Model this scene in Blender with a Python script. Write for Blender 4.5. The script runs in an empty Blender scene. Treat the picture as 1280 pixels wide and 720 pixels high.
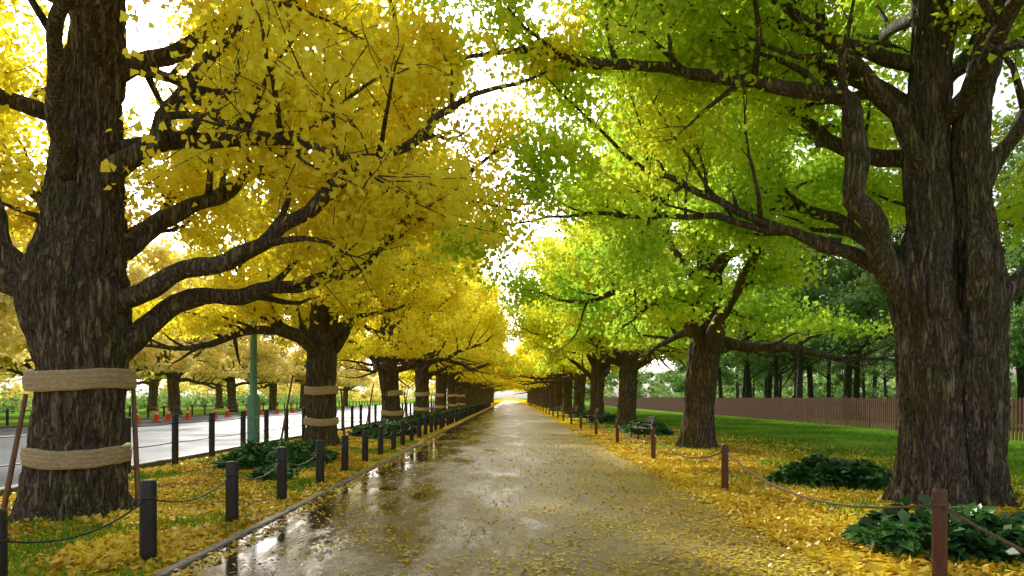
import bpy, math, random
import numpy as np
from mathutils import Vector, noise, Matrix

C = bpy.context
SC = C.scene
SC.view_settings.view_transform = 'Standard'
SC.view_settings.look = 'None'
SC.view_settings.exposure = 0

# ------------------------------------------------------------------ helpers
def link(ob):
    SC.collection.objects.link(ob); return ob

def mesh_obj(name, verts, faces, mat=None, smooth=False, parent=None, loc=None):
    me = bpy.data.meshes.new(name)
    me.from_pydata([tuple(v) for v in verts], [], faces)
    if mat: me.materials.append(mat)
    if smooth:
        me.polygons.foreach_set('use_smooth', [True]*len(me.polygons))
    me.update()
    ob = link(bpy.data.objects.new(name, me))
    if parent: ob.parent = parent
    if loc: ob.location = loc
    return ob

TR = np.random.default_rng(77)
def clump(c, s):
    x,y,z = c[:,0]*s,c[:,1]*s,c[:,2]*s
    a = np.sin(1.9*x+1.3*np.sin(1.1*y+.7*z)+.4)+np.sin(2.3*y+1.5*np.sin(1.4*z+.5*x)+1.9)+np.sin(2.7*z+1.2*np.sin(1.7*x+.8*y)+4.1)
    b = np.sin(4.9*x+2.3*y+1.1)+np.sin(5.3*y-2.9*z+2.7)
    return np.clip(.5+.13*a+.06*b,0,1)

def quad_mesh(name, V, mat=None, cs=.6):
    """V : (N,4,3) array of separate quads; each quad gets a stored tone value"""
    n = len(V)
    me = bpy.data.meshes.new(name)
    me.vertices.add(n*4); me.loops.add(n*4); me.polygons.add(n)
    me.vertices.foreach_set('co', V.reshape(-1).astype(np.float32))
    me.loops.foreach_set('vertex_index', np.arange(n*4, dtype=np.int32))
    me.polygons.foreach_set('loop_start', np.arange(0, n*4, 4, dtype=np.int32))
    me.polygons.foreach_set('loop_total', np.full(n, 4, dtype=np.int32))
    me.update(calc_edges=True)
    tone = .34*TR.random(n)+.95*clump(V[:,0,:],cs)-.22
    at = me.attributes.new('tone','FLOAT','FACE')
    at.data.foreach_set('value', tone.astype(np.float32))
    if mat: me.materials.append(mat)
    return me

def empty(name, loc=(0,0,0)):
    e = link(bpy.data.objects.new(name, None)); e.location = loc
    e.empty_display_size = .2
    return e

def box(vs, fs, c, s, rot=None):
    b = len(vs)
    for dz in (-.5,.5):
        for dx,dy in ((-.5,-.5),(.5,-.5),(.5,.5),(-.5,.5)):
            v = Vector((dx*s[0],dy*s[1],dz*s[2]))
            if rot: v = rot @ v
            vs.append(v+Vector(c))
    for f in ((0,3,2,1),(4,5,6,7),(0,1,5,4),(1,2,6,5),(2,3,7,6),(3,0,4,7)):
        fs.append(tuple(b+i for i in f))

def tube(vs, fs, pts, rad, n=8, cap=True, disp=None):
    pts = [Vector(p) for p in pts]
    b = len(vs); m = len(pts)
    t = (pts[1]-pts[0]).normalized()
    a = Vector((0,1,0)) if abs(t.y) < .8 else Vector((1,0,0))
    u = (a - t*a.dot(t)).normalized()
    for i in range(m):
        if i == 0: t = pts[1]-pts[0]
        elif i == m-1: t = pts[-1]-pts[-2]
        else: t = pts[i+1]-pts[i-1]
        t.normalize()
        u = (u - t*u.dot(t)).normalized(); w = t.cross(u)
        for k in range(n):
            th = 2*math.pi*k/n
            r = rad[i]
            q = u*math.cos(th)+w*math.sin(th)
            if disp: r = disp(pts[i], q, r, th)
            vs.append(pts[i]+q*r)
    for i in range(m-1):
        for k in range(n):
            k2 = (k+1)%n
            fs.append((b+i*n+k, b+i*n+k2, b+(i+1)*n+k2, b+(i+1)*n+k))
    if cap:
        fs.append(tuple(b+k for k in reversed(range(n))))
        fs.append(tuple(b+(m-1)*n+k for k in range(n)))

def catmull(pts, rad, step):
    P = [Vector(p) for p in pts]; out=[]; ro=[]
    for i in range(len(P)-1):
        p0 = P[max(i-1,0)]; p1=P[i]; p2=P[i+1]; p3=P[min(i+2,len(P)-1)]
        k = max(1,int((p2-p1).length/step))
        for j in range(k):
            t=j/k
            out.append(.5*((2*p1)+(p2-p0)*t+(2*p0-5*p1+4*p2-p3)*t*t+(3*p1-p0-3*p2+p3)*t**3))
            ro.append(rad[i]*(1-t)+rad[i+1]*t)
    out.append(P[-1]); ro.append(rad[-1])
    return out, ro

# ------------------------------------------------------------------ materials
def new_mat(name):
    m = bpy.data.materials.new(name); m.use_nodes = True
    nt = m.node_tree; nt.nodes.clear()
    out = nt.nodes.new('ShaderNodeOutputMaterial')
    return m, nt, out
def N(nt, typ, **kw):
    n = nt.nodes.new(typ)
    for k,v in kw.items():
        if k in n.inputs.keys(): n.inputs[k].default_value = v
        else: setattr(n,k,v)
    return n
def ramp(nt, stops, interp='LINEAR'):
    r = nt.nodes.new('ShaderNodeValToRGB'); cr = r.color_ramp; cr.interpolation = interp
    while len(cr.elements) < len(stops): cr.elements.new(.5)
    for e,(p,c) in zip(cr.elements, stops):
        e.position = p; e.color = (c[0],c[1],c[2],1) if not isinstance(c,(int,float)) else (c,c,c,1)
    return r
def mixc(nt, fac, a, b, blend='MIX'):
    m = nt.nodes.new('ShaderNodeMix'); m.data_type='RGBA'; m.blend_type=blend
    for i,val in ((0,fac),(6,a),(7,b)):
        sock = m.inputs[i]
        if isinstance(val,bpy.types.NodeSocket): nt.links.new(val,sock)
        elif i == 0: sock.default_value = float(val)
        else: sock.default_value = (*val,1)
    return m.outputs[2]
def math_n(nt, op, a, b=None):
    m = nt.nodes.new('ShaderNodeMath'); m.operation = op
    for i,v in enumerate((a,b)):
        if v is None: continue
        if isinstance(v,bpy.types.NodeSocket): nt.links.new(v,m.inputs[i])
        else: m.inputs[i].default_value = v
    return m.outputs[0]

def leaf_mat(name, cols, trans=.5, gloss=.04):
    """cols: 4 colours dark->light ; per leaf + per clump tone from the mesh, per tree shift"""
    m, nt, out = new_mat(name); L = nt.links
    at = N(nt,'ShaderNodeAttribute', attribute_name='tone')
    oi = N(nt,'ShaderNodeObjectInfo')
    c = math_n(nt,'MULTIPLY',oi.outputs['Random'],.16)
    s = math_n(nt,'ADD',at.outputs['Fac'],c)
    s = math_n(nt,'SUBTRACT',s,.06)
    r = ramp(nt, [(i/(len(cols)-1),c) for i,c in enumerate(cols)])
    L.new(s, r.inputs[0])
    d = N(nt,'ShaderNodeBsdfDiffuse'); t = N(nt,'ShaderNodeBsdfTranslucent')
    L.new(r.outputs[0], d.inputs[0]); L.new(r.outputs[0], t.inputs[0])
    mx = N(nt,'ShaderNodeMixShader', Fac=trans)
    L.new(d.outputs[0],mx.inputs[1]); L.new(t.outputs[0],mx.inputs[2])
    if gloss <= 0:
        L.new(mx.outputs[0], out.inputs[0]); return m
    g = N(nt,'ShaderNodeBsdfGlossy', Roughness=.42); g.inputs[0].default_value=(1,1,1,1)
    m2 = N(nt,'ShaderNodeMixShader', Fac=gloss)
    L.new(mx.outputs[0],m2.inputs[1]); L.new(g.outputs[0],m2.inputs[2])
    L.new(m2.outputs[0], out.inputs[0])
    return m

YEL = leaf_mat('ginkgo_leaf_yellow', [(.90,.73,.05),(.94,.83,.055),(.95,.90,.07),(.90,.92,.12)], .58, 0)
YEL_NEAR = leaf_mat('ginkgo_leaf_gold', [(.90,.72,.06),(.94,.83,.065),(.95,.90,.08),(.87,.92,.12)], .58, 0)
YG  = leaf_mat('ginkgo_leaf_yellowgreen', [(.60,.72,.06),(.76,.82,.06),(.91,.86,.05),(.94,.86,.05)], .56, 0)
GRN = leaf_mat('ginkgo_leaf_green', [(.36,.61,.06),(.48,.70,.06),(.63,.77,.06),(.86,.83,.05)], .56, 0)
GRN_NEAR = leaf_mat('ginkgo_leaf_turning', [(.36,.60,.06),(.52,.71,.06),(.72,.80,.06),(.92,.84,.05)], .56, 0)
GRN2 = leaf_mat('broadleaf_green', [(.06,.14,.05),(.13,.24,.07),(.25,.36,.10),(.46,.50,.16)], .45, 0)
FAR_Y = leaf_mat('distant_leaf_hazed', [(.72,.58,.16),(.88,.74,.20),(.92,.82,.28),(.88,.84,.45)], .5, 0)  # paler yellow for far trees, distance haze mixed into the leaf colour
SHRUB = leaf_mat('shrub_leaf', [(.02,.07,.015),(.04,.13,.025),(.08,.22,.04),(.14,.32,.06)], .2, .06)
GRASSB = leaf_mat('grass_blade', [(.08,.18,.02),(.14,.29,.03),(.24,.40,.045),(.38,.48,.06)], .3, 0)
LITTER = leaf_mat('fallen_leaf', [(.40,.24,.02),(.72,.49,.03),(.90,.70,.05),(.92,.82,.12)], .12, .04)

def bark_mat(name, dark=(.026,.019,.014), mid=(.13,.095,.068), light=(.30,.235,.175)):
    m, nt, out = new_mat(name); L = nt.links
    tc = N(nt,'ShaderNodeTexCoord')
    mp = N(nt,'ShaderNodeMapping'); mp.inputs['Scale'].default_value=(13,13,1.5)
    L.new(tc.outputs['Object'], mp.inputs[0])
    nz = N(nt,'ShaderNodeTexNoise', Scale=1.0, Detail=4.0, Roughness=.68, Distortion=.9)
    L.new(mp.outputs[0], nz.inputs['Vector'])
    rd = math_n(nt,'MULTIPLY', math_n(nt,'ABSOLUTE', math_n(nt,'SUBTRACT',nz.outputs['Fac'],.5)), 7.0)
    rd = math_n(nt,'MINIMUM', rd, 1.0)
    mp2 = N(nt,'ShaderNodeMapping'); mp2.inputs['Scale'].default_value=(34,34,12)
    L.new(tc.outputs['Object'], mp2.inputs[0])
    nf = N(nt,'ShaderNodeTexNoise', Scale=1.0, Detail=3.0, Roughness=.7)
    L.new(mp2.outputs[0], nf.inputs['Vector'])
    n3 = N(nt,'ShaderNodeTexNoise', Scale=1.1, Detail=2.0)
    L.new(tc.outputs['Object'], n3.inputs['Vector'])
    f = math_n(nt,'ADD', math_n(nt,'MULTIPLY',rd,.46), math_n(nt,'MULTIPLY',nf.outputs['Fac'],.60))
    r = ramp(nt, [(.26,dark),(.52,mid),(.84,light)])
    L.new(f, r.inputs[0])
    ms = ramp(nt, [(.46,0.0),(.64,.7)]); L.new(n3.outputs['Fac'], ms.inputs[0])
    col = mixc(nt, ms.outputs[0], r.outputs[0], mixc(nt,1.0,r.outputs[0],(.75,.92,.50),'MULTIPLY'))
    p = N(nt,'ShaderNodeBsdfPrincipled', Roughness=.8); p.inputs['Specular IOR Level'].default_value=.25
    L.new(col, p.inputs['Base Color'])
    bp = N(nt,'ShaderNodeBump', Strength=.9, Distance=.045)
    L.new(f, bp.inputs['Height']); L.new(bp.outputs[0], p.inputs['Normal'])
    L.new(p.outputs[0], out.inputs[0]); return m
BARK = bark_mat('ginkgo_bark')
BARK2 = bark_mat('grey_bark', (.015,.013,.011),(.06,.05,.043),(.14,.125,.11))

def plain(name, col, rough=.6, nscale=20, amt=.35, bump=.2, stretch=(1,1,1), metal=0, dist=.01, spec=.5):
    m, nt, out = new_mat(name); L = nt.links
    tc = N(nt,'ShaderNodeTexCoord'); mp=N(nt,'ShaderNodeMapping'); mp.inputs['Scale'].default_value=stretch
    L.new(tc.outputs['Object'],mp.inputs[0])
    nz = N(nt,'ShaderNodeTexNoise', Scale=nscale, Detail=3.0, Roughness=.6); L.new(mp.outputs[0],nz.inputs['Vector'])
    r = ramp(nt,[(.25,tuple(c*(1-amt) for c in col)),(.75,tuple(min(1,c*(1+amt)) for c in col))])
    L.new(nz.outputs['Fac'],r.inputs[0])
    p = N(nt,'ShaderNodeBsdfPrincipled', Roughness=rough, Metallic=metal)
    p.inputs['Specular IOR Level'].default_value=spec
    L.new(r.outputs[0],p.inputs['Base Color'])
    bp = N(nt,'ShaderNodeBump', Strength=bump, Distance=dist); L.new(nz.outputs['Fac'],bp.inputs['Height']); L.new(bp.outputs[0],p.inputs['Normal'])
    L.new(p.outputs[0],out.inputs[0]); return m
POST_BLACK = plain('charred_post_wood',(.022,.017,.015),.5,12,.5,.5,(4,4,.6))
POST_BROWN = plain('brown_post_wood',(.12,.036,.022),.5,12,.4,.5,(4,4,.6))
FENCE_W = plain('fence_wood',(.12,.055,.035),.85,9,.5,.4,(6,6,.5),spec=.12)
ROPE = plain('rope_fibre',(.13,.08,.05),.9,60,.4,.6)
WIRE = plain('dark_wire',(.03,.03,.03),.5,40,.2,.1)
STRAW = plain('straw_wrap',(.64,.49,.30),.9,14,.5,1.0,(1,1,9),0,.04)
STAKE = plain('stake_wood',(.20,.12,.075),.8,8,.45,.5,(5,5,.5))
GREENP = plain('green_painted_steel',(.13,.32,.23),.4,3,.15,.05)
STONE = plain('kerb_stone',(.15,.13,.10),.6,14,.5,.4,spec=.25)
BENCHW = plain('bench_wood',(.07,.045,.03),.6,10,.4,.4,(1,6,1))
IRON = plain('cast_iron',(.02,.02,.02),.45,30,.3,.2)
CONE_R = plain('cone_orange',(.80,.07,.015),.6,5,.12,.05,spec=.2)
CONE_W = plain('cone_white',(.8,.8,.78),.4,5,.06,.05)
PAINT = plain('road_paint',(.42,.43,.43),.6,6,.4,.1)

# ground : leaf litter near the path and the tree rows, lawn beyond
def ground_mat():
    m, nt, out = new_mat('ground_lawn_and_litter'); L = nt.links
    tc = N(nt,'ShaderNodeTexCoord'); sx = N(nt,'ShaderNodeSeparateXYZ'); L.new(tc.outputs['Object'],sx.inputs[0])
    big = N(nt,'ShaderNodeTexNoise', Scale=.55, Detail=3.0, Roughness=.6); L.new(tc.outputs['Object'],big.inputs['Vector'])
    fine = N(nt,'ShaderNodeTexNoise', Scale=24.0, Detail=2.0, Roughness=.7); L.new(tc.outputs['Object'],fine.inputs['Vector'])
    vo = N(nt,'ShaderNodeTexVoronoi', Scale=16.0); L.new(tc.outputs['Object'],vo.inputs['Vector'])
    litter = ramp(nt,[(0,(.12,.075,.015)),(.3,(.42,.26,.02)),(.6,(.70,.48,.03)),(1,(.86,.68,.07))])
    L.new(math_n(nt,'ADD',math_n(nt,'MULTIPLY',vo.outputs['Color'],.7),math_n(nt,'SUBTRACT',math_n(nt,'MULTIPLY',fine.outputs['Fac'],.7),.2)),litter.inputs[0])
    grass = ramp(nt,[(.25,(.07,.14,.018)),(.5,(.14,.26,.03)),(.75,(.26,.38,.05))]); L.new(fine.outputs['Fac'],grass.inputs[0])
    ax = math_n(nt,'ABSOLUTE',sx.outputs[0])
    f = math_n(nt,'ADD', math_n(nt,'MULTIPLY',math_n(nt,'SUBTRACT',9.8,ax),.12), math_n(nt,'SUBTRACT',math_n(nt,'MULTIPLY',big.outputs['Fac'],2.5),1.0))
    f = math_n(nt,'ADD', f, math_n(nt,'MULTIPLY',math_n(nt,'SUBTRACT',vo.outputs['Distance'],.35),.5))
    rr = ramp(nt,[(.30,0.0),(.52,1.0)]); L.new(f,rr.inputs[0])
    col = mixc(nt, rr.outputs[0], grass.outputs[0], litter.outputs[0])
    d = N(nt,'ShaderNodeBsdfDiffuse'); L.new(col,d.inputs[0])
    bp = N(nt,'ShaderNodeBump', Strength=.8, Distance=.03); L.new(vo.outputs['Distance'],bp.inputs['Height']); L.new(bp.outputs[0],d.inputs['Normal'])
    L.new(d.outputs[0],out.inputs[0]); return m

def path_mat():
    m, nt, out = new_mat('wet_asphalt_path'); L = nt.links
    tc = N(nt,'ShaderNodeTexCoord'); sx = N(nt,'ShaderNodeSeparateXYZ'); L.new(tc.outputs['Object'],sx.inputs[0])
    fine = N(nt,'ShaderNodeTexNoise', Scale=75.0, Detail=2.0, Roughness=.7); L.new(tc.outputs['Object'],fine.inputs['Vector'])
    med = N(nt,'ShaderNodeTexNoise', Scale=2.2, Detail=4.0, Roughness=.65); L.new(tc.outputs['Object'],med.inputs['Vector'])
    mp = N(nt,'ShaderNodeMapping'); mp.inputs['Scale'].default_value=(1,.3,1); L.new(tc.outputs['Object'],mp.inputs[0])
    big = N(nt,'ShaderNodeTexNoise', Scale=1.1, Detail=5.0, Roughness=.66); L.new(mp.outputs[0],big.inputs['Vector'])
    vo = N(nt,'ShaderNodeTexVoronoi', Scale=30.0); L.new(tc.outputs['Object'],vo.inputs['Vector'])
    # wetness: standing water in the gutter on the left, damp film elsewhere
    w = math_n(nt,'ADD', math_n(nt,'MULTIPLY',math_n(nt,'SUBTRACT',-.35,sx.outputs[0]),.24), math_n(nt,'MULTIPLY',math_n(nt,'SUBTRACT',big.outputs['Fac'],.44),2.6))
    wr = ramp(nt,[(.0,0.0),(.75,1.0)]); L.new(w,wr.inputs[0])
    asph = ramp(nt,[(.3,(.020,.014,.006)),(.5,(.064,.045,.014)),(.72,(.19,.14,.040))]); L.new(fine.outputs['Fac'],asph.inputs[0])  # ochre tint puts the gold reflection of the canopy into the asphalt colour
    # crushed leaf crumbs, more of them to the right
    side = math_n(nt,'MULTIPLY',sx.outputs[0],.05)
    lf = math_n(nt,'ADD', math_n(nt,'ADD', math_n(nt,'MULTIPLY',vo.outputs['Color'],.75), math_n(nt,'MULTIPLY',med.outputs['Fac'],.75)), side)
    lr = ramp(nt,[(.60,0.0),(.84,.85)]); L.new(lf,lr.inputs[0])
    leafc = mixc(nt, fine.outputs['Fac'], (.20,.125,.010),(.58,.42,.03))
    lm = math_n(nt,'MULTIPLY', lr.outputs[0], math_n(nt,'SUBTRACT',1.0,math_n(nt,'MULTIPLY',wr.outputs[0],.65)))
    col = mixc(nt, lm, asph.outputs[0], leafc)
    dark = mixc(nt, 1.0, col, (.42,.40,.36), 'MULTIPLY')
    col2 = mixc(nt, wr.outputs[0], col, dark)
    p = N(nt,'ShaderNodeBsdfPrincipled')
    L.new(col2,p.inputs['Base Color'])
    ro = math_n(nt,'SUBTRACT', .34, math_n(nt,'MULTIPLY',wr.outputs[0],.29))
    ro = math_n(nt,'ADD', ro, math_n(nt,'MULTIPLY',lm,.25)); L.new(ro,p.inputs['Roughness'])
    sp = math_n(nt,'ADD', .18, math_n(nt,'MULTIPLY',wr.outputs[0],.32)); L.new(sp,p.inputs['Specular IOR Level'])
    bs = math_n(nt,'SUBTRACT',.6,math_n(nt,'MULTIPLY',wr.outputs[0],.57))
    bp = N(nt,'ShaderNodeBump', Distance=.014); L.new(bs,bp.inputs['Strength']); L.new(fine.outputs['Fac'],bp.inputs['Height'])
    L.new(bp.outputs[0],p.inputs['Normal']); L.new(p.outputs[0],out.inputs[0]); return m

def road_mat():
    m, nt, out = new_mat('wet_road_asphalt'); L = nt.links
    tc = N(nt,'ShaderNodeTexCoord')
    nz = N(nt,'ShaderNodeTexNoise', Scale=40.0, Detail=2.0); L.new(tc.outputs['Object'],nz.inputs['Vector'])
    bg = N(nt,'ShaderNodeTexNoise', Scale=.25, Detail=4.0); L.new(tc.outputs['Object'],bg.inputs['Vector'])
    r = ramp(nt,[(.3,(.045,.06,.08)),(.7,(.10,.12,.145))]); L.new(nz.outputs['Fac'],r.inputs[0])
    tint = ramp(nt,[(.35,.7),(.65,1.0)]); L.new(bg.outputs['Fac'],tint.inputs[0])
    col = mixc(nt,1.0,r.outputs[0],tint.outputs[0],'MULTIPLY')
    r2 = ramp(nt,[(.35,.35),(.65,.75)]); L.new(bg.outputs['Fac'],r2.inputs[0])
    p = N(nt,'ShaderNodeBsdfPrincipled'); L.new(col,p.inputs['Base Color']); L.new(r2.outputs[0],p.inputs['Roughness'])
    p.inputs['Specular IOR Level'].default_value=.04
    L.new(p.outputs[0],out.inputs[0]); return m

# ------------------------------------------------------------------ ground, path, road
G = ground_mat()
mesh_obj('ground',[(-900,-60,0),(900,-60,0),(900,1500,0),(-900,1500,0)],[(0,1,2,3)],G)
# path with slightly irregular right edge
rng = np.random.default_rng(3)
pv=[];pf=[]
ys = list(np.arange(-8,40,.5))+list(np.arange(40,330,4))
for i,y in enumerate(ys):
    xr = 3.05+.10*noise.noise(Vector((y*.5,0,0)))+.04*noise.noise(Vector((y*2.5,5,0)))
    pv += [(-3.05,y,.008),(xr,y,.008)]
    if i: b=2*i; pf.append((b-2,b-1,b+1,b))
mesh_obj('footpath',pv,pf,path_mat())
RM = road_mat()
mesh_obj('road',[(-26,-20,.008),(-8.35,-20,.008),(-8.35,330,.008),(-26,330,.008)],[(0,1,2,3)],RM)
vs=[];fs=[]
for x in (-17.2,):
    for y in np.arange(-10,320,9): 
        b=len(vs); vs += [(x-.08,y,.012),(x+.08,y,.012),(x+.08,y+5,.012),(x-.08,y+5,.012)]; fs.append((b,b+1,b+2,b+3))
for x in (-8.95,-25.4):
    b=len(vs); vs += [(x-.08,-20,.012),(x+.08,-20,.012),(x+.08,330,.012),(x-.08,330,.012)]; fs.append((b,b+1,b+2,b+3))
mesh_obj('road_marking',vs,fs,PAINT)
# kerbs : individual stones
def kerb(name,x,w,h,L,y0,y1):
    vs=[];fs=[]
    y=y0
    while y<y1:
        l = L if y<60 else L*6
        b=len(vs); c=.015
        prof=[(-w/2,0),(-w/2,h-c),(-w/2+c,h),(w/2-c,h),(w/2,h-c),(w/2,0)]
        for yy in (y+.006,y+l-.006):
            for px,pz in prof: vs.append((x+px,yy,pz))
        for k in range(5): fs.append((b+k,b+6+k,b+7+k,b+k+1))
        fs.append(tuple(b+k for k in range(6))); fs.append(tuple(b+6+k for k in reversed(range(6))))
        y+=l
    return mesh_obj(name,vs,fs,STONE)
kerb('path_edging',-3.12,.12,.035,.6,-6,300)
kerb('road_kerb',-8.26,.17,.13,1.0,-20,320)
kerb('road_kerb',-26.1,.17,.13,1.0,-20,320)

# ------------------------------------------------------------------ scattered leaves
def leaf_quads(c, size, rng, flat=0.0, updir=None):
    n=len(c)
    u = rng.normal(size=(n,3)); 
    if flat: u[:,2]*= (1-flat)
    u /= np.linalg.norm(u,axis=1)[:,None]
    v = rng.normal(size=(n,3))
    if flat: v[:,2]*=(1-flat)
    v -= u*(u*v).sum(1)[:,None]; v /= np.linalg.norm(v,axis=1)[:,None]
    w = np.cross(u,v)
    s = (size*(.7+.6*rng.random(n)))[:,None]
    fold = (rng.random(n)*.35+.05)[:,None]
    a = c - u*s*.45
    V = np.stack([a, a+u*s*.72+v*s*.58+w*s*fold*.5, a+u*s*.98, a+u*s*.72-v*s*.58+w*s*fold*.5],axis=1)
    return V

def scatter(name, mat, n, x0,x1,y0,y1, size, dens, seed, z=.018, flat=.85, ypow=1.6):
    r = np.random.default_rng(seed)
    x = r.uniform(x0,x1,n); y = y0+(y1-y0)*r.random(n)**ypow
    keep=np.array([dens(a,b,r) for a,b in zip(x,y)])
    x=x[keep];y=y[keep]
    c=np.stack([x,y,z+r.random(len(x))*.02],1)
    V=leaf_quads(c,size,r,flat)
    V[:,:,2]=np.maximum(V[:,:,2],z-.006)
    return link(bpy.data.objects.new(name,quad_mesh(name,V,mat,1.2)))
def nz2(x,y,s,o=0): return noise.noise(Vector((x*s,y*s,o)))
scatter('fallen_leaves',LITTER,60000,-8.1,-3.2,3,34,.075,lambda x,y,r: r.random()<.5+1.2*nz2(x,y,.9),11,z=.02,flat=.7)
scatter('fallen_leaves',LITTER,90000,2.9,11.5,3,34,.075,lambda x,y,r: r.random()<(.62+1.1*nz2(x,y,.7,4))*(1 if x<6 else max(0,1-(x-6)/5.5)**1.5),12,z=.02,flat=.7)
scatter('fallen_leaves',LITTER,70000,-3.0,3.1,3.5,30,.038,lambda x,y,r: r.random()<.09+.66*max(0,(x+2.3)/5.4)**2+.4*nz2(x,y,1.3,7),13,z=.013,flat=.93)
scatter('fallen_leaves',LITTER,2500,-3.04,-2.8,3.5,30,.05,lambda x,y,r: r.random()<.6,14,z=.013,flat=.9)

# grass blades
def grass(name, n, x0,x1,y0,y1, h, dens, seed, ypow=1.5):
    r=np.random.default_rng(seed)
    x=r.uniform(x0,x1,n); y=y0+(y1-y0)*r.random(n)**ypow
    k=np.array([dens(a,b,r) for a,b in zip(x,y)]); x=x[k];y=y[k];n=len(x)
    a=r.uniform(0,math.pi,n); w=.006+.006*r.random(n)+y*.0006; hh=h*(.5+r.random(n))
    lx=r.normal(0,.35,n)*hh; ly=r.normal(0,.35,n)*hh
    dx=np.cos(a)*w; dy=np.sin(a)*w; z0=np.zeros(n)
    V=np.stack([np.stack([x-dx,y-dy,z0],1),np.stack([x+dx,y+dy,z0],1),np.stack([x+lx+dx*.2,y+ly+dy*.2,hh],1),np.stack([x+lx-dx*.2,y+ly-dy*.2,hh],1)],1)
    return link(bpy.data.objects.new(name,quad_mesh(name,V,GRASSB)))
grass('grass',45000,-8.0,-3.25,3,26,.055,lambda x,y,r: r.random()<.20-1.4*nz2(x,y,.9),21)
grass('grass',95000,4.2,18.2,6,60,.075,lambda x,y,r: r.random()<min(1,max(.16-1.1*nz2(x,y,.7,4),(x-6.6)/2.8+nz2(x,y,.6))),22)

# ------------------------------------------------------------------ trees
class Tree:
    def __init__(s, seed):
        s.rng=np.random.default_rng(seed); s.vs=[]; s.fs=[]; s.leaf=[]
    def add(s,pts,rad,n): tube(s.vs,s.fs,pts,rad,n,cap=True)
    def grow(s,p,d,L,r0,level,up,wig,cfg):
        rng=s.rng
        n=max(4,int(L/.33)) if level<3 else 4
        step=L/n; d=Vector(d).normalized(); pts=[Vector(p)]; dirs=[d.copy()]
        for i in range(n):
            d=(d+Vector(rng.normal(0,wig,3))+Vector((0,0,up))).normalized()
            pts.append(pts[-1]+d*step); dirs.append(d.copy())
        rad=[max(.005,r0*(1-i/n)**.75*(1 if i else 1.12)) for i in range(n+1)]
        if r0>.007: s.add(pts,rad,9 if r0>.09 else (6 if r0>.035 else 4))
        s.spawn(pts,dirs,rad,L,level,cfg)
    def spawn(s,pts,dirs,rad,L,level,cfg):
        rng=s.rng; n=len(pts)-1
        if level>=cfg['max']:
            s.leaf.append((pts,1.0)); return
        k=int(max(2,L*cfg['den'][level]))
        for j in range(k):
            t=cfg.get('t0',.25)+(1-cfg.get('t0',.25))*(j+rng.random())/k
            i=min(n-1,int(t*n)); f=t*n-i
            p=pts[i].lerp(pts[i+1],f); d=dirs[i]
            q=Vector(rng.normal(0,1,3)); q.z=q.z*.6+cfg.get('cup',.25); q.y+=cfg.get('cy',0); q=(q-d*q.dot(d))
            if q.length<1e-3: continue
            q.normalize()
            ang=math.radians(rng.uniform(35,68))
            nd=d*math.cos(ang)+q*math.sin(ang)
            nl=cfg['len'][level]*(.6+.6*rng.random())*(1.1-.45*t)
            s.grow(p,nd,nl,rad[i]*.55 if level<1 else .0095,level+1,.035,.17,cfg)
        # continuing leafy tip
        s.leaf.append((pts[int(n*.7):],.8))
    def limb(s,pts,r0,r1,cfg,L=None,wig=.04):
        P,R=catmull(pts,[r0+(r1-r0)*(i/(len(pts)-1))**.8 for i in range(len(pts))],.15)
        rng=s.rng
        P=[p+Vector((noise.noise(p*1.7+Vector((7,0,0))),noise.noise(p*1.7+Vector((0,9,0))),noise.noise(p*1.7+Vector((0,0,5)))))*wig*3*min(1,i/5) for i,p in enumerate(P)]
        R=[r*(1+.22*noise.noise(p*3.3)) for p,r in zip(P,R)]
        dsp=lambda p,q,r,th: r*(1+.10*noise.noise(p*2+q*1.5)+.09*noise.noise(p*6+q*4))
        tube(s.vs,s.fs,P,R,18,True,dsp)
        D=[(P[min(i+1,len(P)-1)]-P[max(i-1,0)]).normalized() for i in range(len(P))]
        LL=sum((P[i+1]-P[i]).length for i in range(len(P)-1))
        s.spawn(P,D,R,LL,0,cfg)
        s.grow(P[-1],D[-1],cfg['len'][0],r1*.9,1,.02,.15,cfg)
    def leaves(s,n,size,sig,zmin=2.6,filt=None):
        rng=s.rng
        segs=[];w=[]
        for pts,wt in s.leaf:
            for i in range(len(pts)-1):
                segs.append((*pts[i],*pts[i+1])); w.append((pts[i+1]-pts[i]).length*wt)
        S=np.array(segs); w=np.array(w)
        # uneven clumps: modulate weight by low frequency noise
        mod=np.array([max(.25,.9+1.0*noise.noise(Vector(q[:3])*.6)) for q in segs])
        w=w*mod; w/=w.sum()
        idx=rng.choice(len(S),n,p=w); t=rng.random(n)[:,None]
        c=S[idx,:3]*(1-t)+S[idx,3:]*t
        off=rng.normal(0,1,(n,3))*sig*np.array([1,1,.7]); off[:,2]-=sig*.15
        c=c+off
        k=c[:,2]>zmin
        if filt is not None: k&=filt(c)
        c=c[k]
        return leaf_quads(c,size,rng)

def big_trunk(vs,fs,pts,rad,seed,n=110,step=.05,flare=.3,zmax=5.5,ridge=.06):
    P,R=catmull(pts,rad,step)
    o=Vector((seed*3.1,seed*1.7,0))
    def disp(p,q,r,th):
        z=p.z
        a=Vector((q.x*r*10,q.y*r*10,z*1.5))+o
        a=a+Vector((noise.noise(a*.6),noise.noise(a*.6+Vector((9,0,0))),0))*.9
        f=abs(noise.noise(a)); f2=abs(noise.noise(a*2.1+Vector((3,3,3))))
        rr=r-ridge*(1-min(1,f*3.4))*min(1,r/.4)-ridge*.45*(1-min(1,f2*3))
        rr+=.12*r*noise.noise(Vector((q.x*1.5,q.y*1.5,z*.8))+o)
        rr*=1+flare*math.exp(-max(z,0)/.25)*(1+.75*math.sin(5*th+seed)+.35*math.sin(9*th+2*seed))*.7
        return rr
    tube(vs,fs,P,R,n,True,disp)

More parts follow.
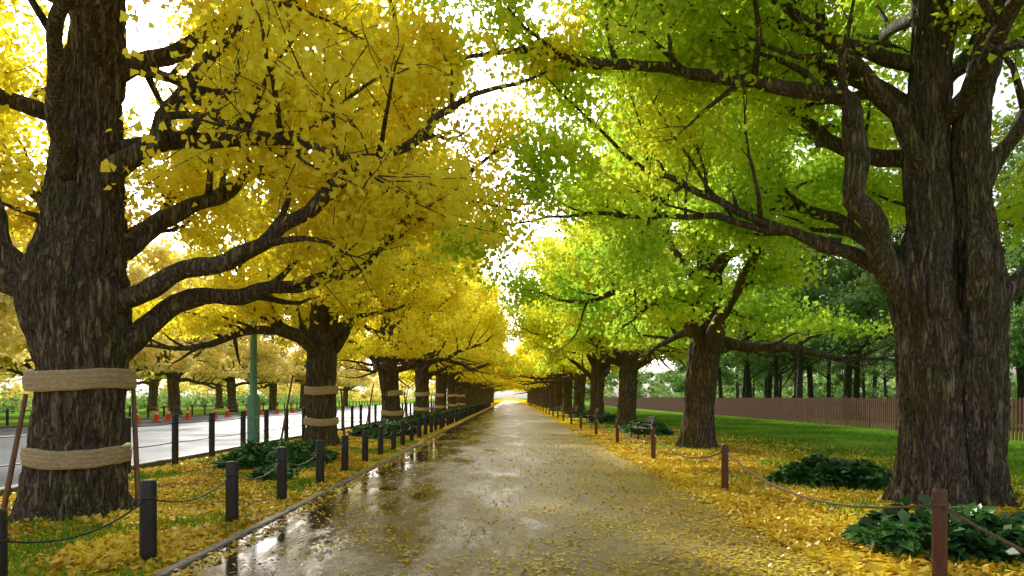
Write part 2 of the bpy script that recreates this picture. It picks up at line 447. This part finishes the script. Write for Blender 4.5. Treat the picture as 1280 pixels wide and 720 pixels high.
def finish_wood(name,T): 
    me=bpy.data.meshes.new(name); me.from_pydata([tuple(v) for v in T.vs],[],T.fs)
    me.materials.append(BARK); me.polygons.foreach_set('use_smooth',[True]*len(me.polygons)); me.update(); return me

def place_tree(wood,leaf,loc,rot=0,mat=None,scale=1,mirror=False,name='ginkgo_tree',bark=None):
    e=empty(name,loc); e.rotation_euler=(0,0,rot); e.scale=(scale*(-1 if mirror else 1),scale,scale)
    a=link(bpy.data.objects.new('trunk_and_limbs',wood)); a.parent=e
    b=link(bpy.data.objects.new('foliage',leaf)); b.parent=e
    if mat:
        b.material_slots[0].link='OBJECT'; b.material_slots[0].material=mat
    if bark:
        a.material_slots[0].link='OBJECT'; a.material_slots[0].material=bark
    return e

CFG=dict(max=2,den=[2.0,2.4,3.0],len=[2.5,1.3,.7],cup=.3,t0=.22)
def std_upper(T,cfg,z0,z1,n,trunk,Lr,rr,seed,az0=0,elev=(22,50)):
    rng=T.rng
    for i in range(n):
        t=(i+.3*rng.random())/n
        z=z0+(z1-z0)*t
        az=az0+i*2.39996+rng.normal(0,.25)
        el=math.radians(elev[0]+(elev[1]-elev[0])*t+rng.normal(0,5))
        c=trunk(z)
        L=(Lr[0]+(Lr[1]-Lr[0])*t)*(.85+.3*rng.random())
        d=Vector((math.cos(az)*math.cos(el),math.sin(az)*math.cos(el),math.sin(el)))
        T.grow(c,d,L,rr[0]+(rr[1]-rr[0])*t,0,.02,.13,cfg)

# ---- near left tree (origin at trunk foot)
def near_left():
    T=Tree(101)
    tp=[(0,0,-.1),(0,0,.25),(.05,0,1.0),(.09,0,2.0),(.03,0,3.0),(.08,.05,4.0),(.1,.1,5),(.15,.15,6),(.2,.2,7.2),(.1,.3,9),(0,.3,12),(.1,.3,15)]
    tr=[.65,.61,.58,.59,.68,.51,.45,.40,.34,.24,.14,.04]
    big_trunk(T.vs,T.fs,tp,tr,1,n=150,step=.045)
    c=dict(CFG); c['cup']=.6; c['cy']=.3; c['t0']=.34
    T.limb([(.3,0,2.75),(.75,-.1,2.98),(1.3,-.15,3.22),(2.15,-.1,3.5),(2.85,.1,3.95),(3.6,.2,4.65),(4.5,.4,5.25),(5.2,.6,5.9)],.18,.05,c)
    T.limb([(.3,.1,2.0),(.7,.2,2.4),(1.0,.3,2.75),(1.45,.4,3.0),(2.2,.7,3.15),(3.1,1.1,3.45),(3.8,1.5,3.85),(4.5,1.9,4.7),(5.1,2.2,5.3)],.19,.05,c)
    T.limb([(.2,-.1,4.2),(.6,-.15,4.75),(1.15,-.2,5.15),(1.45,-.2,5.7),(2.1,-.3,6.3),(3.0,-.4,7.1)],.19,.05,c)
    T.limb([(-.2,-.1,3.0),(-.65,-.3,3.5),(-.85,-.4,4.2),(-1.1,-.5,5.2),(-1.6,-.6,6.4)],.22,.06,c)
    T.limb([(-.3,-.2,2.9),(-.95,-.5,3.4),(-1.6,-.8,3.9),(-2.8,-1,4.7)],.18,.05,c)
    T.limb([(-.1,.3,3.1),(-.4,1.2,3.8),(-.5,2.4,4.5),(-.2,3.6,5.5)],.17,.05,c)
    T.limb([(-.2,.3,3.4),(-1.0,1.2,4.1),(-2.0,2.2,4.9),(-3.0,3.2,5.9)],.17,.05,c)
    T.limb([(.2,.3,3.6),(1.0,1.3,4.6),(2.0,2.3,5.6),(3.2,3.0,6.8)],.17,.05,c)
    T.limb([(.1,-.3,4.6),(.6,-1.3,5.6),(1.6,-2.2,6.4),(2.8,-2.8,7.2)],.13,.04,c)
    T.limb([(.2,.1,6.0),(1.4,.7,7.0),(2.9,1.1,8.0),(4.6,1.4,8.8),(6.0,1.6,9.4)],.14,.04,c)
    std_upper(T,CFG,5.0,13.5,18,lambda z:Vector((.12,.22,z)),(5.8,2.2),(.15,.05),1,.4,(16,50))
    w=finish_wood('near_left_wood',T)
    rr=np.random.default_rng(5)
    # thin spray on the camera side so the main limbs stay visible
    def f(c):
        k=~((c[:,2]<3.7)&(c[:,0]<2.5)&(c[:,1]<.5))
        inner=(c[:,1]<0)&(c[:,0]>.3)&(c[:,0]<5.2)&(c[:,2]<6.6)
        return k&(~inner|(rr.random(len(c))<.25))
    return w, quad_mesh('near_left_leaves',T.leaves(150000,.088,.20,3.2,f),YEL_NEAR)
def near_right():
    T=Tree(202)
    tpA=[(-.34,0,-.1),(-.34,0,.3),(-.30,0,1.2),(-.32,0,2.4),(-.40,0,3.2),(-.30,.05,4.2),(-.3,.1,5.2),(-.25,.1,6.4),(-.24,.1,7.8),(-.3,.2,10),(-.2,.2,13)]
    trA=[.53,.49,.44,.43,.47,.34,.33,.31,.26,.17,.05]
    big_trunk(T.vs,T.fs,tpA,trA,2,n=120,step=.045)
    tpB=[(.34,.08,-.1),(.34,.08,.3),(.32,.05,1.2),(.34,0,2.4),(.38,0,3.3),(.25,-.1,4.4),(.2,-.15,5.6),(.4,-.2,6.6),(.66,-.2,7.7),(1,0,10),(1.2,0,12.5)]
    trB=[.55,.51,.46,.44,.41,.29,.25,.22,.18,.12,.04]
    big_trunk(T.vs,T.fs,tpB,trB,3,n=120,step=.045)
    c=dict(CFG); c['cup']=.6; c['cy']=.4; c['t0']=.34
    T.limb([(-.5,0,2.95),(-.95,-.1,3.6),(-1.3,-.2,4.1),(-1.6,-.3,4.7),(-1.62,-.3,5.3),(-1.62,-.3,5.85),(-2.0,-.3,6.02),(-2.8,-.2,6.2),(-3.9,0,6.5),(-5.3,.2,6.75),(-6.4,.4,7.1)],.23,.055,c)
    T.limb([(-.7,.1,3.3),(-1.2,.2,3.85),(-1.9,.4,4.05),(-2.8,.7,4.5),(-3.7,1.0,5.05),(-4.5,1.3,5.6)],.14,.04,c)
    T.limb([(-1.5,.3,4.0),(-2.4,.6,4.25),(-3.4,1,4.6),(-4.6,1.3,4.7),(-5.6,1.6,4.75)],.08,.03,c)
    T.limb([(-.3,0,4.9),(-.8,-.1,5.7),(-1.4,-.2,6.4),(-2.3,-.3,7.1),(-3.3,-.5,7.9)],.17,.05,c)
    T.limb([(.5,-.1,2.9),(.95,-.2,3.4),(1.5,-.3,3.8),(2.4,-.4,4.7),(3.2,-.4,5.8)],.19,.05,c)
    T.limb([(.3,-.1,4.6),(.9,-.2,5.6),(1.4,-.3,6.3),(2.4,-.5,7.2)],.15,.05,c)
    T.limb([(.1,.3,3.3),(-.4,1.4,4.3),(-1.2,2.6,5.2),(-2.2,3.6,6.2)],.17,.05,c)
    T.limb([(.3,.3,3.4),(.9,1.4,4.4),(1.4,2.6,5.3),(1.6,3.8,6.3)],.16,.05,c)
    T.limb([(-.3,.2,6.0),(-1.6,.8,7.0),(-3.2,1.3,8.0),(-4.8,1.7,8.8),(-6.0,2.0,9.4)],.14,.04,c)
    # stub of a cut limb with burl
    tube(T.vs,T.fs,*catmull([(.02,-.36,2.9),(.05,-.47,3.2),(.08,-.52,3.6),(.06,-.42,4.0)],[.06,.14,.17,.11],.05),20,True,lambda p,q,r,th:r*(1+.2*noise.noise(p*5+q*2)))
    std_upper(T,CFG,5.2,12.5,16,lambda z:Vector((-.2,.15,z)),(5.8,2.2),(.15,.05),1,2.4,(14,50))
    w=finish_wood('near_right_wood',T)
    rr=np.random.default_rng(6)
    def f(c):
        k=~((c[:,2]<4.0)&(abs(c[:,0])<1.6)&(c[:,1]<.5))
        inner=(c[:,1]<.1)&(c[:,0]>-7)&(c[:,0]<1)&(c[:,2]<7.0)
        return k&(~inner|(rr.random(len(c))<.22))
    return w, quad_mesh('near_right_leaves',T.leaves(150000,.088,.20,3.3,f),GRN_NEAR)

def generic(seed,nleaf,size,sig,n=60,mid=True):
    T=Tree(seed); rng=T.rng
    lean=rng.normal(0,.12,2)
    tp=[(0,0,-.1),(0,0,.3),(lean[0]*.3,lean[1]*.3,1.5),(lean[0],lean[1],3.0),(lean[0]*2,lean[1]*1.5,4.5),(lean[0],0,7),(0,0,10),(.1,.1,13.5)]
    tr=[.60,.55,.49,.52,.40,.28,.17,.04]
    big_trunk(T.vs,T.fs,tp,tr,seed,n=n,step=.1 if mid else .4,ridge=.05)
    c=dict(CFG); c['cup']=.35
    if not mid: c['den']=[1.5,1.5,0]
    rng=T.rng
    k=6
    for i in range(k):   # low, heavy, crooked limbs
        az=i*2*math.pi/k+rng.normal(0,.3)+.3
        z=2.7+rng.random()*.9
        el=math.radians(rng.uniform(20,42)); 
        d=Vector((math.cos(az)*math.cos(el),math.sin(az)*math.cos(el),math.sin(el)))
        T.grow(Vector((lean[0],lean[1],z)),d,rng.uniform(6.0,7.2),.20,0,.03,.17,c)
    std_upper(T,c,4.6,12.8,16 if mid else 13,lambda z:Vector((lean[0],0,z)),(6.6,2.6),(.15,.045),1,rng.random()*6,(14,52))
    w=finish_wood('ginkgo_wood',T)
    return w, quad_mesh('ginkgo_leaves',T.leaves(nleaf,size,sig,3.5),YEL)

nl=near_left(); nr=near_right()
place_tree(*nl,(-6.05,9.5,0))
place_tree(*nr,(6.64,10.3,0))
gen=[generic(s,58000,.135,.23) for s in (7,8,9)]
far=[generic(s,13000,.30,.32,n=16,mid=False) for s in (17,18)]
R=random.Random(5)
left_pos=[(-6.35,22.9),(-6.2,35.7),(-6.2,47.8)]
for i,(x,y) in enumerate(left_pos):
    place_tree(*gen[i%3],(x,y,0),R.uniform(0,6.3),YEL,mirror=i%2==1)
for i in range(15):
    y=60.2+i*12.3
    place_tree(*far[i%2],(-6.2,y,0),R.uniform(0,6.3),YEL,scale=R.uniform(.98,1.1))
right_pos=[(5.95,21.7,GRN),(6.2,36.5,YG),(6.2,49,YG)]
for i,(x,y,m) in enumerate(right_pos):
    place_tree(*gen[(i+1)%3],(x,y,0),R.uniform(0,6.3),m,mirror=i%2==0)
for i in range(15):
    y=62+i*12.3
    place_tree(*far[(i+1)%2],(6.2,y,0),R.uniform(0,6.3),YG if i<1 else YEL,scale=R.uniform(.98,1.1))
# rows on the far side of the road
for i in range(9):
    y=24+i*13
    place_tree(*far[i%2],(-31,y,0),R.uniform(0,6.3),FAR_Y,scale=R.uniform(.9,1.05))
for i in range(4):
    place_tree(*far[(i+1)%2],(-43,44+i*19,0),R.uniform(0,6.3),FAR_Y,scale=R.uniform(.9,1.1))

# woodland behind the fence
def broad(seed,leaves=True):
    T=Tree(seed); rng=T.rng
    tp=[(0,0,-.1),(.05,0,2),(.2,.1,5),(.1,.3,8),(.3,.2,12),(.2,.2,15)]
    P,Rr=catmull(tp,[.30,.24,.21,.16,.1,.03],.5)
    T.add(P,Rr,10)
    c=dict(CFG); c['den']=[1.3,1.4,0]
    std_upper(T,c,3.8,14,13,lambda z:Vector((.2,.15,z)),(4.6,2.2),(.11,.04),1,rng.random()*6,(25,60))
    return finish_wood('broadleaf_wood',T), quad_mesh('broadleaf_leaves',T.leaves(6500,.24,.36,4.3),GRN2)
br=[broad(31),broad(32)]
k=0
for x0,y0,dy,n in ((24,20,7.0,12),(31,26,7.5,12),(40,32,9,11),(50,40,10,10)):
    for i in range(n):
        place_tree(*br[k%2],(x0+R.uniform(-3,3),y0+i*dy+R.uniform(-3,3),0),R.uniform(0,6.3),GRN2,scale=R.uniform(.65,1.3),name='broadleaf_tree',bark=BARK2); k+=1

# distant masses of trees closing the view on both sides
def mass(name,mat,x0,x1,y0,y1,n,h,seed,ncl=160,zlow=0,size=.75):
    r=np.random.default_rng(seed)
    cx=r.uniform(x0,x1,ncl); cy=r.uniform(y0,y1,ncl); cz=zlow+(h-zlow)*r.random(ncl)**.8; rr=r.uniform(1.6,3.6,ncl)
    i=r.integers(0,ncl,n); u=r.normal(size=(n,3)); u/=np.linalg.norm(u,axis=1)[:,None]
    c=np.stack([cx[i],cy[i],cz[i]],1)+u*(rr[i]*(r.random(n)**.4))[:,None]*np.array([1,1,.7])
    c=c[c[:,2]>.1]
    V=leaf_quads(c,size,r)
    return link(bpy.data.objects.new(name,quad_mesh(name,V,mat,.3)))
mass('distant_trees',GRN2,66,84,15,300,26000,9,41,210)
mass('distant_trees',GRN2,12,95,250,330,22000,12,45,170)
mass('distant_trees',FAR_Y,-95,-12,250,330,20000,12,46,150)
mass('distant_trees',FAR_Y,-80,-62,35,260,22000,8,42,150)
mass('distant_hedge',GRN2,-54,-50,30,200,12000,1.0,43,120,0,.4)
mass('undergrowth',GRN2,50,62,22,280,16000,1.8,44,170,0,.5)

# ------------------------------------------------------------------ straw wraps and stakes on the left row
def wraps(x,y,r1,r2,cx1,cx2,stakes,n=64,z1=1.84,z2=.80):
    e=empty('straw_trunk_wrap',(x,y,0))
    for z,r,cx,h in ((z1,r1,cx1,.27),(z2,r2,cx2,.24)):
        vs=[];fs=[];pts=[];rad=[]
        m=12
        for i in range(m+1):
            t=i/m
            pts.append((cx,0,z-h/2+h*t)); rad.append(r+.03+.018*math.sin(math.pi*t)+(.012 if i%3 else 0))
        pts=[(cx,0,z-h/2-.002)]+pts+[(cx,0,z+h/2+.002)]; rad=[r-.06]+rad+[r-.06]
        d=lambda p,q,rr,th: rr*(1+.03*noise.noise(Vector((q.x*2,q.y*2,p.z*1.5)))+.014*noise.noise(Vector((q.x*12,q.y*12,p.z*20))))
        tube(vs,fs,pts,rad,n,False,d)
        # the hand-wound band is not level all round
        vs=[v+Vector((0,0,.025*math.sin(math.atan2(v.y,v.x)*2+z)+.012*noise.noise(Vector((v.x*4,v.y*4,z))))) for v in vs]
        mesh_obj('straw_band',vs,fs,STRAW,True,e)
    e2=empty('tree_stake',(x,y,0))
    for a,b in stakes:
        vs=[];fs=[]; a=Vector(a);b=Vector(b)
        P=[a.lerp(b,t/5) for t in range(6)]
        tube(vs,fs,P,[.038,.037,.036,.034,.032,.030],10)
        mesh_obj('stake',vs,fs,STAKE,True,e2)
wraps(-6.05,9.5,.61,.60,.08,.04,[((-.88,-.2,-.05),(-.62,-.1,1.65)),((.74,.25,-.05),(.69,.2,1.75)),((-.2,1.1,0),(0,.8,1.8))],96)
for x,y in left_pos+[(-6.2,60.2+i*12.3) for i in range(3)]:
    wraps(x,y,.50,.53,0,0,[((-1.35,-.1,-.05),(-.95,0,2.35)),((.72,.3,0),(.62,.2,1.9))],32)

# ------------------------------------------------------------------ post and rope fences
def pole(vs,fs,x,y,h,r,n=16):
    tube(vs,fs,[(x,y,-.05),(x,y,.1),(x,y,h*.5),(x,y,h-.02),(x,y,h)],[r*1.02,r,r,r*.98,r*.86],n)
def post_fence(name,x,ys,h,r,mat,rmat,hz,sag,rr):
    e=empty(name,(0,0,0))
    vs=[];fs=[]; rg=random.Random(int(abs(x)*10))
    X=[x+rg.uniform(-.03,.03) for _ in ys]; H=[h+rg.uniform(-.02,.03) for _ in ys]
    for xx,y,hh in zip(X,ys,H): pole(vs,fs,xx,y,hh,r)
    o=mesh_obj('posts',vs,fs,mat,True,e); 
    vs=[];fs=[]
    for z,sg in zip(hz,sag):
        for i in range(len(ys)-1):
            if ys[i]>70: break
            P=[Vector((X[i]+(X[i+1]-X[i])*t,ys[i]+(ys[i+1]-ys[i])*t,z-4*sg*t*(1-t))) for t in np.linspace(0,1,13)]
            tube(vs,fs,P,[rr]*13,6)
        for i in range(min(len(ys),14)):
            ring=[(X[i]+(r+.006)*math.cos(a),ys[i]+(r+.006)*math.sin(a),z) for a in np.linspace(0,2*math.pi,17)]
            tube(vs,fs,ring,[rr]*17,5)
    mesh_obj('ropes',vs,fs,rmat,True,e)
post_fence('post_and_rope_fence',-3.57,[2.7+2.0*i for i in range(60)],.80,.078,POST_BLACK,WIRE,[.62],[.16],.009)
post_fence('post_and_rope_fence',3.66,[.0+5.87*i for i in range(24)],.80,.06,POST_BROWN,ROPE,[.68],[.33],.014)
post_fence('post_and_rail_fence',-7.9,[4.1+2.0*i for i in range(60)],1.2,.075,POST_BLACK,WIRE,[1.0,.55],[.02,.02],.012)
post_fence('post_and_rail_fence',-27.4,[30+2.4*i for i in range(50)],1.0,.07,POST_BLACK,WIRE,[.85,.45],[.02,.02],.02)

# picket fence
vs=[];fs=[];rg=random.Random(2)
y=11.0
while y<135:
    h=1.6+rg.uniform(-.03,.03); x=18.3; w=.11
    b=len(vs); a=rg.uniform(-.012,.012)
    for dx in (-.014,.014):
        vs += [(x+dx,y-w/2,.05),(x+dx,y+w/2,.05),(x+dx,y+w/2+a,h-.05),(x+dx,y+a,h),(x+dx,y-w/2+a,h-.05)]
    fs += [(b,b+1,b+2,b+3,b+4),(b+9,b+8,b+7,b+6,b+5)]
    for k in range(5): fs.append((b+k,b+5+k,b+5+(k+1)%5,b+(k+1)%5))
    y+=.185
for z in (.45,1.25): box(vs,fs,(18.36,73,z),(.05,124,.09))
yy=11
while yy<135: box(vs,fs,(18.43,yy,.84),(.1,.1,1.72)); yy+=2.4
mesh_obj('picket_fence',vs,fs,FENCE_W)

# ------------------------------------------------------------------ green lamp post
e=empty('street_lamp',(-8.62,22.9,0))
vs=[];fs=[]
tube(vs,fs,[(0,0,-.05),(0,0,.04),(0,0,.06),(0,0,1.6),(0,0,1.68),(0,0,1.74),(0,0,8.6)],[.26,.26,.2,.2,.19,.12,.085],20)
box(vs,fs,(0,-.205,.95),(.2,.03,.7))
mesh_obj('pole',vs,fs,GREENP,False,e)
vs=[];fs=[]
P,Rr=catmull([(0,0,8.4),(-.2,0,9.0),(-1.0,0,9.35),(-2.0,0,9.4)],[.06,.055,.05,.045],.1); tube(vs,fs,P,Rr,10)
tube(vs,fs,[(-1.9,0,9.38),(-2.05,0,9.38),(-2.5,0,9.36),(-2.75,0,9.36)],[.05,.13,.15,.05],12)
mesh_obj('arm_and_head',vs,fs,GREENP,True,e)

# ------------------------------------------------------------------ benches
def bench(x,y):
    e=empty('park_bench',(x,y,0))  # seat faces the path (-X), long axis along Y
    vs=[];fs=[]
    for i in range(5): box(vs,fs,(-.22+.1*i,0,.45-.006*i),(.085,1.7,.035))
    mesh_obj('seat',vs,fs,BENCHW,False,e)
    vs=[];fs=[]
    for i in range(4): box(vs,fs,(.27+.035*i,0,.56+.1*i),(.03,1.7,.08),Matrix.Rotation(.3,3,'Y'))
    mesh_obj('backrest',vs,fs,BENCHW,False,e)
    for k,yy in enumerate((-.72,.72)):
        vs=[];fs=[]
        tube(vs,fs,[(-.26,yy,0),(-.22,yy,.2),(-.24,yy,.42),(-.26,yy,.62),(-.1,yy,.68),(.24,yy,.66)],[.028]*6,8)
        tube(vs,fs,[(.34,yy,0),(.26,yy,.22),(.26,yy,.45),(.42,yy,.93)],[.028]*4,8)
        tube(vs,fs,[(-.24,yy,.41),(.27,yy,.39)],[.025]*2,8)
        mesh_obj('leg_%d'%(k+1),vs,fs,IRON,True,e)
bench(5.0,26.2); bench(5.1,43); bench(5.1,56)

# ------------------------------------------------------------------ cones
def cone(x,y,r):
    e=empty('traffic_cone',(x,y,.008)); e.rotation_euler=(0,0,r); e.scale=(1.3,1.3,1.3)
    vs=[];fs=[]; box(vs,fs,(0,0,.02),(.38,.38,.04))
    tube(vs,fs,[(0,0,.04),(0,0,.07),(0,0,.38)],[.16,.14,.09],20)
    tube(vs,fs,[(0,0,.48),(0,0,.68),(0,0,.70)],[.072,.032,.02],20)
    mesh_obj('cone_body',vs,fs,CONE_R,False,e)
    vs=[];fs=[]; tube(vs,fs,[(0,0,.38),(0,0,.48)],[.091,.073],20); mesh_obj('white_band',vs,fs,CONE_W,False,e)
for i,y in enumerate([43,45,47.5,50,54,57,60,64,68.5,73,80]): cone(-23.5+R.uniform(-.3,.3),y,R.uniform(0,1.5))

# ------------------------------------------------------------------ low plants
def shrub(name,x,y,rx,ry,h,n,seed,size=.16):
    r=np.random.default_rng(seed)
    a=r.uniform(0,2*math.pi,n); q=np.sqrt(r.random(n))
    px=q*np.cos(a)*rx; py=q*np.sin(a)*ry
    edge=np.array([.75+.6*noise.noise(Vector((math.cos(t)*1.5+x,math.sin(t)*1.5+y,1))) for t in a])
    px*=edge; py*=edge
    hh=np.array([h*(1-.75*qq**2)*(.75+.7*noise.noise(Vector((x+u,y+v,0))*2.2)) for qq,u,v in zip(q,px,py)])
    z=hh*(.35+.65*r.random(n)**.6)+.03
    # leaf blades, arching outwards
    az=a+r.normal(0,1.0,n); el=r.normal(.1,.5,n)
    u=np.stack([np.cos(az)*np.cos(el),np.sin(az)*np.cos(el),np.sin(el)],1)
    v=np.cross(u,np.array([0,0,1.0])+r.normal(0,.25,(n,3))); v/=np.linalg.norm(v,axis=1)[:,None]
    s=(size*(.6+.8*r.random(n)))[:,None]
    c=np.stack([px,py,z],1); dn=np.array([0,0,-1.0])
    V=np.stack([c,c+u*s*.55+v*s*.3+dn*s*.02,c+u*s*1.1+dn*s*.3,c+u*s*.55-v*s*.3+dn*s*.02],1)
    V[:,:,2]=np.maximum(V[:,:,2],.015)
    o=link(bpy.data.objects.new(name,quad_mesh(name,V,SHRUB,2.5))); o.location=(x,y,0); return o
shrub('groundcover_shrub',-5.5,16.4,1.5,2.3,.66,5200,61,.15)
shrub('groundcover_shrub',-4.7,13.6,.5,.7,.25,700,62,.13)
shrub('groundcover_shrub',6.1,12.9,1.4,1.1,.46,3000,63,.16)
shrub('groundcover_shrub',4.9,7.4,1.1,1.0,.44,1700,64,.19)
shrub('groundcover_shrub',6.3,7.6,1.0,.7,.44,1300,65,.19)
for i in range(9):
    y=29+i*12.4
    shrub('groundcover_shrub',-5.2+R.uniform(-.3,.3),y,1.3,3.2,.6,2600,70+i,.24)
    shrub('groundcover_shrub',6.2+R.uniform(-.3,.6),y+1.5,1.4,3.2,.55,2600,90+i,.24)

# ------------------------------------------------------------------ light
EL=math.radians(30); AZ=math.radians(-17)   # azimuth from +Y, negative = towards -X
w=bpy.data.worlds.new('World'); SC.world=w; w.use_nodes=True
nt=w.node_tree; nt.nodes.clear()
sky=nt.nodes.new('ShaderNodeTexSky'); sky.sky_type='NISHITA'; sky.sun_disc=False
sky.sun_elevation=EL; sky.sun_rotation=AZ; sky.dust_density=5; sky.air_density=1.0; sky.ozone_density=1
hs=nt.nodes.new('ShaderNodeHueSaturation'); hs.inputs['Saturation'].default_value=.35; hs.inputs['Value'].default_value=1.9
bg=nt.nodes.new('ShaderNodeBackground'); bg.inputs[1].default_value=.15
wo=nt.nodes.new('ShaderNodeOutputWorld')
nt.links.new(sky.outputs[0],hs.inputs['Color']); nt.links.new(hs.outputs[0],bg.inputs[0]); nt.links.new(bg.outputs[0],wo.inputs[0])
sd=bpy.data.lights.new('sun','SUN'); sd.energy=5; sd.angle=math.radians(2); sd.color=(1,.95,.84)
so=link(bpy.data.objects.new('sun',sd))
dirv=Vector((math.sin(AZ)*math.cos(EL),math.cos(AZ)*math.cos(EL),math.sin(EL)))
so.rotation_euler=dirv.to_track_quat('Z','Y').to_euler()

# ------------------------------------------------------------------ camera
cd=bpy.data.cameras.new('camera'); cd.sensor_width=36; cd.lens=24; cd.shift_y=.107; cd.shift_x=.0015; cd.clip_end=3000
co=link(bpy.data.objects.new('camera',cd)); co.location=(0,0,1.6); co.rotation_euler=(math.radians(90),0,0)
SC.camera=co
